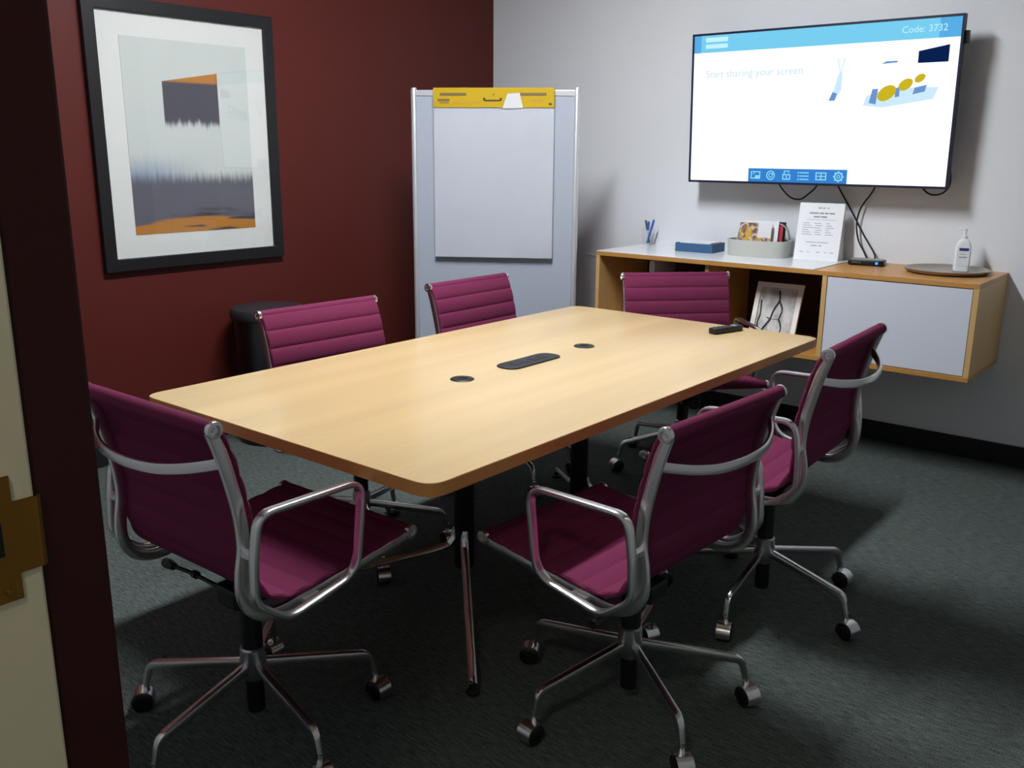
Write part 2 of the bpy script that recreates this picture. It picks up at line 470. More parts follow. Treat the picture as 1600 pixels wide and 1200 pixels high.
# ceiling lights; the corridor one is an added fill
def fixture(name, label, d, mat):
    t = thing(name, label, 'ceiling light', (d['x'], d['y'], CEIL))
    w, l = d['w'] / 2, d['l'] / 2
    bm = B()
    for a in ((-w - 0.02, -w, -l - 0.02, l + 0.02), (w, w + 0.02, -l - 0.02, l + 0.02), (-w, w, -l - 0.02, -l), (-w, w, l, l + 0.02)):
        box(bm, *a, -0.03, 0.0)
    obj('housing', bm, 'laminate_white', t)
    obj('diffuser', boxm(-w, w, -l, l, -0.026, -0.018), mat, t)
    return t
fixture('ceiling_light', 'long narrow white linear light in the ceiling above the table', LAMP, 'lamp_diffuser')
fixture('hall_fill_light', 'unseen small square fill light added in the corridor ceiling', HALL_FILL, 'hall_fill_diffuser')

# ------------------------------------------------------------------ conference table
TX0, TX1, TY0, TY1, TZ = 1.5434, 2.7407, -3.4135, -1.1937, 0.735
TT = 0.033
tc_ = ((TX0 + TX1) / 2, (TY0 + TY1) / 2)
table = thing('conference_table', 'long pale maple conference table with rounded corners and black pedestal legs', 'table', (tc_[0], tc_[1], 0))
hx, hy = (TX1 - TX0) / 2, (TY1 - TY0) / 2
pl = [(p.x, p.y) for p in round_poly([(-hx, -hy), (hx, -hy), (hx, hy), (-hx, hy)], 0.055, 8)]
pin = [(p.x, p.y) for p in round_poly([(-hx + .0012, -hy + .0012), (hx - .0012, -hy + .0012), (hx - .0012, hy - .0012), (-hx + .0012, hy - .0012)], 0.054, 8)]
bm = B(); prism(bm, pin, TZ - 0.006, TZ)
tt = obj('tabletop', bm, 'table_veneer', table, smooth=True); tt['label'] = 'pale maple veneer top'
bm = B(); prism(bm, pl, TZ - TT, TZ - 0.0012)
obj('edge_band', bm, 'table_edge', table, smooth=True)['label'] = 'brown wooden table edge'
obj('support_beam', boxm(-0.05, 0.05, -0.62, 0.62, TZ - TT - 0.03, TZ - TT), 'black_metal', table, bevel=0.003)
for cy, sgn in ((-2.65, -1), (-1.99, 1)):
    y = cy - tc_[1]
    obj('column', lathe(B(), [(0, 0.09), (0.030, 0.09), (0.034, 0.10), (0.034, TZ - TT - 0.012), (0.10, TZ - TT - 0.010), (0.10, TZ - TT), (0, TZ - TT)], 24, at=(0, y, 0)), 'black_metal', table, smooth=True)
    for sx in (-1, 1):
        d = Vector((sx * 0.70, sgn * 0.715, 0)).normalized()
        base = Vector((0, y, 0))
        bm = B()
        path = smooth_path([base + d * r_ + Vector((0, 0, z_)) for r_, z_ in ((0.026, 0.225), (0.040, 0.185), (0.085, 0.158), (0.30, 0.108), (0.52, 0.060), (0.60, 0.042), (0.626, 0.028))], 5)
        ft = obj('foot', sweep(bm, path, rrect(0.019, 0.026, 0.007, 2)), 'polished_aluminium', table, smooth=True)
        e = base + d * 0.622
        obj('glide', lathe(B(), [(0, 0), (0.020, 0), (0.021, 0.008), (0.010, 0.014), (0.009, 0.040), (0, 0.040)], 14, at=e), 'rubber_black', ft, smooth=True)
for gx, gy in ((2.130, -2.642), (2.127, -1.955)):
    bm = B()
    lathe(bm, [(0.016, -0.004), (0.017, 0.0022), (0.036, 0.0035), (0.0395, 0.0012), (0.0395, -0.004)], 28, at=(gx - tc_[0], gy - tc_[1], TZ))
    g = obj('cable_grommet', bm, 'black_plastic', table, smooth=True); g['label'] = 'round black cable grommet'
    obj('grommet_hole', lathe(B(), [(0, 0.0006), (0.0165, 0.0006), (0.0165, -0.003), (0, -0.003)], 20, at=(gx - tc_[0], gy - tc_[1], TZ)), 'dark_hole', g)
# power module: flat capsule with four sockets
px, py = 2.133 - tc_[0], -2.298 - tc_[1]
cap = [(p.x + px, p.y + py) for p in round_poly([(-0.047, -0.145), (0.047, -0.145), (0.047, 0.145), (-0.047, 0.145)], 0.046, 8)]
pm = obj('power_module', prism(B(), cap, TZ, TZ + 0.005), 'black_plastic', table, smooth=True, bevel=0.002); pm['label'] = 'black capsule-shaped power module'
for i in range(4):
    y = py - 0.075 + i * 0.05
    sk = obj('socket', boxm(px - 0.018, px + 0.018, y - 0.016, y + 0.016, TZ + 0.0048, TZ + 0.0062), 'shell_dark', pm, bevel=0.001)
    for sx in (-1, 1): obj('slot', boxm(px + sx * 0.007 - 0.0012, px + sx * 0.007 + 0.0012, y - 0.004, y + 0.006, TZ + 0.0060, TZ + 0.0066), 'dark_hole', sk)

# remote control lying on the far right of the table
rem = thing('remote_control', 'black remote control lying on the far right end of the table', 'remote control', (2.402, -1.335, TZ), math.radians(-16))
rp_ = [(p.x, p.y) for p in round_poly([(-0.022, -0.085), (0.022, -0.085), (0.019, 0.085), (-0.019, 0.085)], 0.012, 4)]
obj('body', prism(B(), rp_, 0.0005, 0.024), 'black_plastic', rem, smooth=True, bevel=0.004)
for r in range(6):
    for c in range(3):
        if r == 1 and c != 1: continue
        big = r == 1
        rr = 0.013 if big else 0.0045
        obj('button', lathe(B(), [(0, 0.0016), (rr * .8, 0.0016), (rr, 0), ], 10, at=((c - 1) * 0.0125, 0.066 - r * 0.024 - (0.004 if r > 1 else 0), 0.0240)), 'shell_dark' if not big else 'device_grey', rem, smooth=True)

# ------------------------------------------------------------------ office chair (one prototype, then copies)
PROFILE = [(-.210, .897), (-.190, .838), (-.169, .76), (-.154, .685), (-.150, .615), (-.160, .555), (-.160, .503), (-.136, .460), (-.085, .438), (0.0, .444), (.12, .458), (.24, .473), (.345, .487)]
SPATH = smooth_path([(0, y, z) for y, z in PROFILE], 10)
SLING = [(-.205, .899), (-.177, .842), (-.155, .763), (-.140, .687), (-.136, .62), (-.139, .568), (-.128, .520), (-.099, .481), (-.055, .461), (0.0, .459), (.12, .471), (.24, .486), (.345, .498)]
FPATH = smooth_path([(0, y, z) for y, z in SLING], 10)
HW, RIBX, ARMX = 0.2565, 0.2480, 0.2935

def arclen(path):
    s = [0.0]
    for a, b_ in zip(path, path[1:]): s.append(s[-1] + (b_ - a).length)
    return s

def sling(bm, path, s_list, pitch=0.0625):
    """padded sling with cross-stitched channels along the path"""
    cols = [(-HW, .35), (-HW + .004, .85), (-HW + .012, 1.0), (0, 1.0), (HW - .012, 1.0), (HW - .004, .85), (HW, .35)]
    F, K = [], []
    n = len(path)
    for i, p in enumerate(path):
        t = (path[min(i + 1, n - 1)] - path[max(i - 1, 0)]).normalized()
        nn = Vector((1, 0, 0)).cross(t).normalized()
        h = 0.0042 + 0.0062 * abs(math.sin(math.pi * s_list[i] / pitch)) ** 0.45
        F.append([bm.verts.new(p + Vector((x, 0, 0)) + nn * h * k_) for x, k_ in cols])
        K.append([bm.verts.new(p + Vector((x, 0, 0)) - nn * h * k_ * 0.85) for x, k_ in cols])
    m_ = len(cols)
    for i in range(n - 1):
        for j in range(m_ - 1):
            bm.faces.new((F[i][j], F[i][j + 1], F[i + 1][j + 1], F[i + 1][j]))
            bm.faces.new((K[i][j], K[i + 1][j], K[i + 1][j + 1], K[i][j + 1]))
        bm.faces.new((F[i][0], F[i + 1][0], K[i + 1][0], K[i][0]))
        bm.faces.new((F[i][-1], K[i][-1], K[i + 1][-1], F[i + 1][-1]))
    for r in (0, n - 1):
        for j in range(m_ - 1): bm.faces.new((F[r][j], K[r][j], K[r][j + 1], F[r][j + 1]))

def resample(path, step):
    s = arclen(path); out = []; L_ = s[-1]; n = int(L_ / step); j = 0
    for i in range(n + 1):
        t = L_ * i / n
        while j < len(s) - 2 and s[j + 1] < t: j += 1
        w = (t - s[j]) / (s[j + 1] - s[j])
        out.append(path[j].lerp(path[j + 1], w))
    return out

def make_chair():
    t = thing('office_chair', 'x', 'chair', group='plum conference chairs around the table')
    P = resample(FPATH, 0.0052); S = arclen(P)
    # bend lowest point of the curve splits backrest and seat
    split = min(range(len(P)), key=lambda i: (P[i] - Vector((0, -.105, .486))).length)
    bm = B(); sling(bm, P[:split + 1], S[:split + 1])
    lathe(bm, [(0, -HW), (0.016, -HW), (0.0175, -HW + .003), (0.0175, HW - .003), (0.016, HW), (0, HW)], 18, 'x', P[0] + Vector((0, -.0075, -.004)))
    bk = obj('backrest', bm, 'upholstery_plum', t, smooth=True); bk['label'] = 'plum ribbed fabric backrest'
    bm = B(); sling(bm, P[split:], S[split:])
    lathe(bm, [(0, -HW), (0.015, -HW), (0.0165, -HW + .003), (0.0165, HW - .003), (0.015, HW), (0, HW)], 18, 'x', P[-1] + Vector((0, -.004, -.0065)))
    st = obj('seat', bm, 'upholstery_plum', t, smooth=True); st['label'] = 'plum ribbed fabric seat'
    Q = resample(SPATH, 0.016)
    for sx in (-1, 1):
        path = [p + Vector((sx * RIBX, 0, 0)) for p in Q]
        off = []
        for i, p in enumerate(path):
            tt_ = (path[min(i + 1, len(path) - 1)] - path[max(i - 1, 0)]).normalized()
            nn = Vector((1, 0, 0)).cross(tt_).normalized()
            off.append(p - nn * 0.005)
        sf = obj('side_frame', sweep(B(), off, rrect(0.015, 0.030, 0.005, 2), bino=(1, 0, 0)), 'polished_aluminium', t, smooth=True)
        for p in (P[0] + Vector((0, -.0075, -.004)), P[-1] + Vector((0, -.004, -.0065))):
            x0 = sx * (HW - 0.004)
            ec = obj('end_cap', lathe(B(), [(0, 0), (0.0185, 0), (0.0195, sx * 0.008), (0.018, sx * 0.0115), (0.0115, sx * 0.012), (0.010, sx * 0.006), (0.005, sx * 0.006), (0.0045, sx * 0.010), (0, sx * 0.010)], 18, 'x', (x0, p.y, p.z)), 'polished_aluminium', sf, smooth=True)
        # arm: closed flat loop beside the frame
        loop = [(-.148, .699), (.148, .695), (.122, .470), (-.082, .434), (-.168, .500), (-.163, .60)]
        lp = round_poly([(sx * ARMX, y, z) for y, z in loop], [.045, .045, .075, .07, .06, .3], 6)
        arm = obj('armrest', sweep(B(), lp, rrect(0.023, 0.015, 0.005, 2), bino=(1, 0, 0), closed=True), 'polished_aluminium', t, smooth=True)
        xa, xb = sorted((sx * (RIBX + 0.004), sx * (ARMX - 0.008)))
        obj('arm_bracket', boxm(xa, xb, -.168, -.150, .600, .612), 'polished_aluminium', arm)
        obj('arm_bracket', boxm(xa, xb, -.02, .03, .438, .447), 'polished_aluminium', arm)
    # bowed stretchers behind the back and under the seat
    for nm, ya, za, dy, dz in (('back_stretcher', -.196, .818, -.075, -.028), ('seat_stretcher', .02, .436, .0, -.052)):
        pts = [(x * RIBX, ya + dy * (1 - abs(x) ** 2.4), za + dz * (1 - abs(x) ** 2.4)) for x in (-1, -.9, -.7, -.4, 0, .4, .7, .9, 1)]
        obj(nm, sweep(B(), smooth_path(pts, 4), rrect(0.012, 0.026, 0.005, 2) if dy else rrect(0.03, 0.018, 0.006, 2)), 'polished_aluminium', t, smooth=True)
    # tilt mechanism, lever, tension knob
    mech = obj('tilt_mechanism', boxm(-.045, .045, -.050, .13, .345, .402), 'black_metal', t, bevel=0.012)
    obj('tension_knob', lathe(B(), [(0, .13), (.026, .13), (.028, .135), (.028, .165), (.022, .172), (0, .172)], 16, 'y', (0, 0, .365)), 'black_plastic', mech, smooth=True)
    bm = B(); tube(bm, [(-.05, -.02, .372), (-.17, -.03, .382), (-.235, -.04, .385)], 0.0055, 8)
    lathe(bm, [(0, -.275), (.012, -.275), (.014, -.262), (.010, -.232), (0, -.230)], 12, 'x', (0, -.042, .386))
    lathe(bm, [(0, -.165), (.011, -.165), (.011, -.150), (0, -.150)], 10, 'x', (0, -.028, .381))
    obj('height_lever', bm, 'black_plastic', mech, smooth=True)
    obj('gas_lift', lathe(B(), [(0, .2), (.0265, .2), (.0265, .345), (0, .345)], 20), 'black_metal', t, smooth=True)
    hub = obj('hub', lathe(B(), [(0, .135), (.024, .135), (.030, .150), (.034, .170), (.032, .222), (.027, .226), (0, .226)], 20), 'brushed_aluminium', t, smooth=True)
    obj('hub_sleeve', lathe(B(), [(0, .045), (.022, .045), (.023, .05), (.023, .137), (0, .137)], 16), 'black_plastic', hub, smooth=True)
    for i in range(5):
        bm = B()
        path = round_poly([(.020, 0, .176), (.300, 0, .132), (.316, 0, .072)], .03, 5, closed=False)
        sweep(bm, path, rrect(0.020, 0.022, 0.006, 2), scale=[1.15 - .35 * (j / (len(path) - 1)) for j in range(len(path))])
        a = 2 * math.pi * i / 5
        obj('base_leg', bm, 'polished_aluminium', t, smooth=True, rot=(0, 0, a))
        bm = B()
        lathe(bm, [(0, .05), (.008, .05), (.008, .084), (0, .084)], 10)
        # chrome hood: half shell above the wheels
        n = 9; r0 = 0.0305
        sec = [(-.021, -.0015), (.021, -.0015), (.021, .0015), (-.021, .0015)]
        hp = [(0.012 + r0 * math.cos(math.radians(-20 + 220 * q / (n - 1))), 0, .027 + r0 * math.sin(math.radians(-20 + 220 * q / (n - 1)))) for q in range(n)]
        sweep(bm, hp, sec, bino=(0, 1, 0))
        ca = obj('caster', bm, 'polished_aluminium', t, smooth=True, loc=(.316 * math.cos(a), .316 * math.sin(a), 0), rot=(0, 0, a + (i * 1.9 % 2.2) - 1.1))
        for sy in (-1, 1):
            obj('wheel', lathe(B(), [(0, sy * .006), (.024, sy * .006), (.027, sy * .009), (.027, sy * .019), (.021, sy * .023), (.008, sy * .0225), (0, sy * .0225)], 16, 'y', (.012, 0, .027)), 'black_plastic', ca, smooth=True)
    return t

def place_chair(root, x, y, theta, lift, base_deg, shift, label):
    sh = Matrix.Rotation(-math.radians(theta), 3, 'Z') @ Vector((shift[0], shift[1], 0))   # the foot stands a touch off the seat's middle
    root.location = (x, y, 0); root.rotation_euler = (0, 0, math.radians(theta))
    root['label'] = label
    nb = 0
    for c in root.children:
        nm = c.name.split('.')[0]
        if nm in ('backrest', 'seat', 'side_frame', 'armrest', 'back_stretcher', 'seat_stretcher', 'tilt_mechanism', 'gas_lift'):
            c.location.z += lift
            if nm == 'gas_lift': c.location += sh
        elif nm in ('base_leg', 'caster'):
            d = math.radians(base_deg - theta)
            c.rotation_euler.z += d
            c.location = Matrix.Rotation(d, 3, 'Z') @ c.location + sh
        elif nm == 'hub':
            c.location += sh

proto = make_chair()
chairs = [proto] + [copy_tree(proto) for _ in range(5)]
SPOTS = [
    (2.228, -3.570, 0.9, 0.004, 63.3, (.012, .012), 'plum chair at the near short end of the table, beside the doorway'),
    (2.944, -2.826, 86.5, -0.036, 38.0, (-.022, -.022), 'plum chair with back turned to the viewer, nearest on the right long side'),
    (2.958, -2.050, 93.0, 0.014, 59.0, (-.015, -.008), 'plum chair on the right long side, farther along, near the grey cabinet door'),
    (2.050, -1.020, -133.0, -0.018, 20.0, (0, 0), 'plum chair turned at an angle at the far end of the table, before the cabinet'),
    (1.507, -1.684, -90.0, -0.020, 46.0, (0, 0), 'plum chair on the far long side of the table, in front of the whiteboard'),
    (1.607, -2.630, -92.9, -0.010, 43.0, (0, 0), 'plum chair on the far long side of the table, in front of the waste bin'),
]
for c, s in zip(chairs, SPOTS): place_chair(c, *s)

# ------------------------------------------------------------------ framed picture on the red wall
pic = thing('framed_picture', 'large black-framed abstract landscape print with a white mat on the red wall', 'picture', (0, -2.2265, 0.90))
FW, FH = 0.979, 1.19          # outer
PX = 0.030
def ring_frame(bm, w, h, b_, x0, x1):
    """four mitred rails in the y-z plane"""
    o = [(-w / 2, 0), (w / 2, 0), (w / 2, h), (-w / 2, h)]; i_ = [(-w / 2 + b_, b_), (w / 2 - b_, b_), (w / 2 - b_, h - b_), (-w / 2 + b_, h - b_)]
    V = {}
    for nm, ps, x in (('o0', o, x0), ('o1', o, x1), ('i0', i_, x0), ('i1', i_, x1)):
        V[nm] = [bm.verts.new((x, y, z)) for y, z in ps]
    for q in range(4):
        r = (q + 1) % 4
        bm.faces.new((V['o1'][q], V['o1'][r], V['i1'][r], V['i1'][q]))
        bm.faces.new((V['o0'][q], V['i0'][q], V['i0'][r], V['o0'][r]))
        bm.faces.new((V['o0'][q], V['o0'][r], V['o1'][r], V['o1'][q]))
        bm.faces.new((V['i0'][q], V['i1'][q], V['i1'][r], V['i0'][r]))
    return bm
obj('frame', ring_frame(B(), FW, FH, 0.058, 0.001, PX), 'frame_black', pic, bevel=0.004)
obj('mat_board', boxm(0.002, 0.016, -FW / 2 + .05, FW / 2 - .05, .05, FH - .05), 'mat_board', pic)
def print_plane(name, y0, y1, z0, z1, x, mat, parent):
    bm = B()
    vs = [bm.verts.new(p) for p in ((x, y0, z0), (x, y1, z0), (x, y1, z1), (x, y0, z1))]
    bk = [bm.verts.new((x - .002, v_.co.y, v_.co.z)) for v_ in vs]
    f = bm.faces.new(vs)
    uv = bm.loops.layers.uv.new('UVMap')
    for lp_, c in zip(f.loops, ((0, 0), (1, 0), (1, 1), (0, 1))): lp_[uv].uv = c
    bm.faces.new(bk[::-1])
    for i in range(4): bm.faces.new((vs[i], bk[i], bk[(i + 1) % 4], vs[(i + 1) % 4]))
    return obj(name, bm, mat, parent)
pr = print_plane('print', -2.553 + 2.2265, -1.900 + 2.2265, 1.061 - .90, 1.933 - .90, 0.0175, 'landscape_print', pic)
pr['label'] = 'abstract grey and ochre landscape print'
obj('glass', boxm(0.020, 0.0215, -FW / 2 + .056, FW / 2 - .056, .056, FH - .056), 'clear_glass', pic)

# ------------------------------------------------------------------ waste bin in front of the red wall
bn = thing('waste_bin', 'round dark steel waste bin with a flat lid against the red wall', 'bin', (0.225, -2.005, 0))
obj('body', lathe(B(), [(0, 0), (.160, 0), (.165, .01), (.165, .63), (.16, .64), (0, .64)], 36), 'bin_steel', bn, smooth=True)
obj('lid', lathe(B(), [(.164, .632), (.184, .634), (.186, .64), (.186, .668), (.178, .682), (.10, .690), (0, .692)], 36), 'bin_lid', bn, smooth=True)
obj('base_ring', lathe(B(), [(.160, .0), (.172, .0), (.172, .03), (.164, .034)], 36), 'black_plastic', bn, smooth=True)

# ------------------------------------------------------------------ whiteboard on feet, with flip-chart pad
WB_Y = 0.577
wb_mid = Vector(((0.452 + 1.192) / 2, (-1.189 - 0.708) / 2, 0))
wb = thing('whiteboard', 'free-standing pale grey whiteboard with silver posts standing across the corner', 'whiteboard', wb_mid, WB_Y)
HWB = 0.441; WT = 1.760
obj('panel', boxm(-HWB + .02, HWB - .02, -.008, .008, .16, WT - .02), 'board_panel', wb)
for sx in (-1, 1):
    po = obj('post', lathe(B(), [(0, .03), (.017, .03), (.017, WT - .005), (.013, WT + .008), (0, WT + .008)], 18, at=(sx * (HWB - .012), 0, 0)), 'board_silver', wb, smooth=True)
    bm = B(); sweep(bm, [(sx * (HWB - .012), -.27, .045), (sx * (HWB - .012), -.2, .055), (sx * (HWB - .012), 0, .06), (sx * (HWB - .012), .2, .055), (sx * (HWB - .012), .27, .045)], rrect(.04, .028, .008))
    fo = obj('foot', bm, 'board_silver', po, smooth=True)
    for y in (-.25, .25): obj('foot_pad', lathe(B(), [(0, 0), (.020, 0), (.020, .03), (0, .036)], 12, at=(sx * (HWB - .012), y, 0)), 'rubber_black', po, smooth=True)
obj('top_rail', boxm(-HWB + .02, HWB - .02, -.012, .012, WT - .034, WT - .004), 'board_silver', wb, bevel=.003)
obj('bottom_rail', boxm(-HWB + .02, HWB - .02, -.012, .012, .15, .18), 'board_silver', wb, bevel=.003)
# pad hangs over the top rail: x from -0.319 to 0.313
pad = thing('flip_chart_pad', 'large white flip-chart pad with a yellow header hanging on the whiteboard', 'flip chart', wb_mid + Vector((0, 0, 0)), WB_Y)
x0, x1 = -HWB + 0.122, -HWB + 0.122 + 0.632
zt = 1.762
obj('paper_stack', boxm(x0, x1, -.030, -.014, zt - .87, zt - .09), 'paper_edge', pad)
# front sheet with a gentle wave
bm = B(); nx, nz_ = 14, 26; G = []
for i in range(nz_ + 1):
    row = []
    for j in range(nx + 1):
        u_, v_ = j / nx, i / nz_
        w_ = .0012 * math.sin(7 * v_ + 2 * u_) * v_ + .004 * v_ ** 3
        row.append(bm.verts.new((x0 + (x1 - x0) * u_, -.0315 - max(0, w_), zt - .088 - (.870 - .088) * v_)))
    G.append(row)
for i in range(nz_):
    for j in range(nx): bm.faces.new((G[i][j], G[i][j + 1], G[i + 1][j + 1], G[i + 1][j]))
bmesh.ops.solidify(bm, geom=bm.faces[:], thickness=0.0006)
obj('top_sheet', bm, 'paper_white', pad, smooth=True)
bm = B(); box(bm, x0, x1, -.036, -.014, zt - .094, zt + .004); box(bm, x0, x1, -.015, .022, zt + .0, zt + .004); box(bm, x0, x1, .018, .022, zt - .07, zt + .002)
hd = obj('header', bm, 'header_yellow', pad); hd['label'] = 'yellow cardboard header of the pad'
def hmark(nm, a, b_, c, d, mat, t=.0006):      # fractions across the header, 0..1, z measured down from the top
    W_ = x1 - x0
    return obj(nm, boxm(x0 + a * W_, x0 + b_ * W_, -.036 - t, -.0358, zt - d, zt - c), mat, hd)
hmark('carry_slot', .055, .275, .022, .036, 'print_grey'); hmark('carry_slot', .72, .935, .022, .036, 'print_grey')
hmark('handle_slot', .425, .56, .056, .064, 'print_dark'); hmark('handle_slot', .415, .432, .046, .060, 'print_dark'); hmark('handle_slot', .553, .57, .046, .060, 'print_dark')
hmark('printed_mark', .035, .135, .052, .064, 'print_grey'); hmark('printed_mark', .05, .13, .068, .073, 'print_grey')
for a, b_ in ((.16, .23), (.24, .31), (.32, .385)): hmark('printed_mark', a, b_, .066, .071, 'table_edge')
hmark('printed_mark', .80, .91, .058, .064, 'table_edge'); hmark('printed_mark', .955, .98, .072, .082, 'print_dark'); hmark('rivet', .493, .507, .026, .034, 'print_grey')
W_ = x1 - x0
bm = B()
poly = [(x0 + .615 * W_, zt - .026), (x0 + .715 * W_, zt - .022), (x0 + .745 * W_, zt - .097), (x0 + .575 * W_, zt - .100)]
lo = [bm.verts.new((x, -.0364, z)) for x, z in poly]; hi = [bm.verts.new((x, -.0374, z)) for x, z in poly]
bm.faces.new(lo); bm.faces.new(hi[::-1])
for i in range(4): bm.faces.new((lo[i], lo[(i + 1) % 4], hi[(i + 1) % 4], hi[i]))
obj('paper_tab', bm, 'paper_edge', pad)

# ------------------------------------------------------------------ wall-hung cabinet
CX0, CX1, CYF, CZT, CZB = 1.1986, 3.1524, -0.5234, 0.918, 0.4886
cab = thing('wall_cabinet', 'long oak cabinet hung on the white wall with open bays and a grey door', 'cabinet', (CX0, 0, CZB))
cw, cd, ch = CX1 - CX0, -CYF, CZT - CZB
T = 0.022
SPL = 2.432 - CX0
obj('top_panel', boxm(0, cw, -cd, 0, ch - T, ch), 'oak_veneer_x', cab, bevel=.001)
obj('bottom_panel', boxm(0, cw, -cd, 0, 0, T), 'oak_veneer_x', cab, bevel=.001)
obj('side_panel', boxm(0, T, -cd, 0, T, ch - T), 'oak_veneer_z_lit', cab)
obj('side_panel', boxm(cw - T, cw, -cd, 0, T, ch - T), 'oak_veneer_z_lit', cab)
obj('divider', boxm(2.475 - CX0, 2.497 - CX0, -cd + .001, -.012, T, ch - T), 'oak_veneer_z_lit', cab)
obj('divider', boxm(1.850 - CX0, 1.872 - CX0, -cd + .03, -.012, T, ch - T), 'oak_veneer_z_lit', cab)
obj('back_panel', boxm(T, cw - T, -.012, -.002, T, ch - T), 'back_brown', cab)
dr = obj('door', boxm(2.500 - CX0, cw - T - .003, -cd + .003, -cd + .022, T + .003, ch - T - .004), 'door_grey', cab, bevel=.001); dr['label'] = 'pale grey sliding door'
wt = obj('white_top', boxm(0.0, SPL, -cd, 0, ch, ch + .004), 'laminate_white', cab, bevel=.001); wt['label'] = 'white laminate worktop'
CT = CZT + 0.004

# things in and on the cabinet
art = thing('small_framed_print', 'small cream-framed branch print leaning inside the open cabinet bay', 'picture', (2.208, -0.445, CZB + T + .006))
art.rotation_euler = (math.radians(-19), 0, math.radians(2))
aw, ah = 0.238, 0.312
bm = B()
for a in ((-aw / 2, -aw / 2 + .024, 0, ah), (aw / 2 - .024, aw / 2, 0, ah), (-aw / 2 + .024, aw / 2 - .024, 0, .024), (-aw / 2 + .024, aw / 2 - .024, ah - .024, ah)):
    box(bm, a[0], a[1], -.016, 0, a[2], a[3])
obj('frame', bm, 'frame_cream', art)
bm = B(); vs = [bm.verts.new(p) for p in ((-aw / 2 + .02, -.008, .02), (aw / 2 - .02, -.008, .02), (aw / 2 - .02, -.008, ah - .02), (-aw / 2 + .02, -.008, ah - .02))]
f = bm.faces.new(vs); uv = bm.loops.layers.uv.new('UVMap')
for lp_, c in zip(f.loops, ((0, 0), (1, 0), (1, 1), (0, 1))): lp_[uv].uv = c
bk = [bm.verts.new((v_.co.x, -.003, v_.co.z)) for v_ in vs]; bm.faces.new(bk[::-1])
for i in range(4): bm.faces.new((vs[i], bk[i], bk[(i + 1) % 4], vs[(i + 1) % 4]))
pz = obj('print', bm, 'branch_print', art)
obj('strut', sweep(B(), [(0, .0, .22), (0, .155, .0495)], rrect(.05, .004, .001)), 'back_brown', art)
bm = B()
for pts, r in (([(0.0, .275), (.008, .225), (-.012, .175), (-.022, .125)], .0038), ([(.008, .225), (.03, .18), (.022, .13)], .003), ([(-.022, .125), (-.06, .06), (-.07, .03)], .003),
               ([(-.085, .22), (-.078, .15), (-.085, .10), (-.07, .06)], .0032), ([(.022, .13), (-.02, .128), (-.04, .135)], .003), ([(.05, .06), (.03, .035), (.07, .03)], .004), ([(.022, .13), (.04, .09), (.035, .05)], .0028)):
    q_ = smooth_path([(x, 0, z) for x, z in pts], 7)
    for a, b_ in zip(q_, q_[1:]):
        box(bm, min(a.x, b_.x) - r, max(a.x, b_.x) + r, -.0092, -.0078, min(a.z, b_.z) - .001, max(a.z, b_.z) + .001)
obj('branch_drawing', bm, 'shell_dark', pz)
# papers standing in the left bay
fo = thing('white_folder', 'white folder standing upright inside the left open cabinet bay', 'folder', (1.490, -0.30, CZB + T))
obj('cover', boxm(-.016, -.013, -.11, .11, .0, .365), 'paper_white', fo); obj('cover', boxm(.013, .016, -.11, .11, .0, .365), 'paper_white', fo)
obj('spine', boxm(-.016, .016, -.114, -.11, .0, .365), 'paper_white', fo)
bb = thing('dark_box', 'dark storage box in the left open cabinet bay beside the white folder', 'box', (1.68, -0.25, CZB + T))
obj('body', boxm(-.11, .11, -.13, .13, 0, .26), 'shell_dark', bb, bevel=.004); obj('lid', boxm(-.114, .114, -.134, .134, .26, .30), 'shell_dark', bb, bevel=.004)

# glass of pens
cup = obj('pen_glass', lathe(B(), [(0, 0), (.032, 0), (.034, .004), (.037, .100), (.035, .100), (.0325, .008), (0, .008)], 24), 'clear_glass', None, smooth=True, loc=(1.262, -.085, CT))
tag(cup, 'clear glass tumbler holding pens at the left end of the white worktop', 'glass')
for nm, cap_m, body_m, tip, foot_, lab in (('pen', 'pen_blue', 'pen_blue', (.030, .004, .148), (-.008, .0, .012), 'blue pen leaning right in the glass tumbler'),
                                           ('pen', 'pen_blue', 'pen_white', (.004, -.010, .138), (-.016, .008, .012), 'white pen with blue cap in the glass tumbler'),
                                           ('pen', 'pen_green', 'pen_green', (-.030, .012, .142), (.006, .004, .012), 'dark green marker leaning left in the glass tumbler')):
    base = Vector((1.262, -.085, CT)) + Vector(foot_)
    d = Vector(tip) - Vector(foot_)
    pn = thing(nm, lab, 'pen', base, group='pens in the glass tumbler')
    obj('barrel', tube(B(), [Vector((0, 0, 0)), d * .62], .0056, 10), body_m, pn, smooth=True)
    obj('cap', tube(B(), [d * .6, d * .98, d], .0068, 10, scale=[1, 1, .7]), cap_m, pn, smooth=True)

# shallow blue tray box
bx = thing('letter_box', 'shallow blue open box holding papers on the white worktop', 'box', (1.640, -.165, CT), math.radians(3))
bw, bd_, bh, bt = .218, .165, .047, .005
bm = B(); box(bm, -bw / 2, bw / 2, -bd_ / 2, bd_ / 2, 0, bt)
for a in ((-bw / 2, bw / 2, -bd_ / 2, -bd_ / 2 + bt), (-bw / 2, bw / 2, bd_ / 2 - bt, bd_ / 2), (-bw / 2, -bw / 2 + bt, -bd_ / 2 + bt, bd_ / 2 - bt), (bw / 2 - bt, bw / 2, -bd_ / 2 + bt, bd_ / 2 - bt)): box(bm, *a, bt, bh)
obj('box_shell', bm, 'blue_box', bx)
pp = obj('note_paper', boxm(-.09, .09, -.068, .068, .0, .0460), 'paper_white', None, loc=Vector((1.640, -.165, CT + bt)), rot=(0, 0, math.radians(3)))
tag(pp, 'stack of white note paper inside the shallow blue box', 'paper')

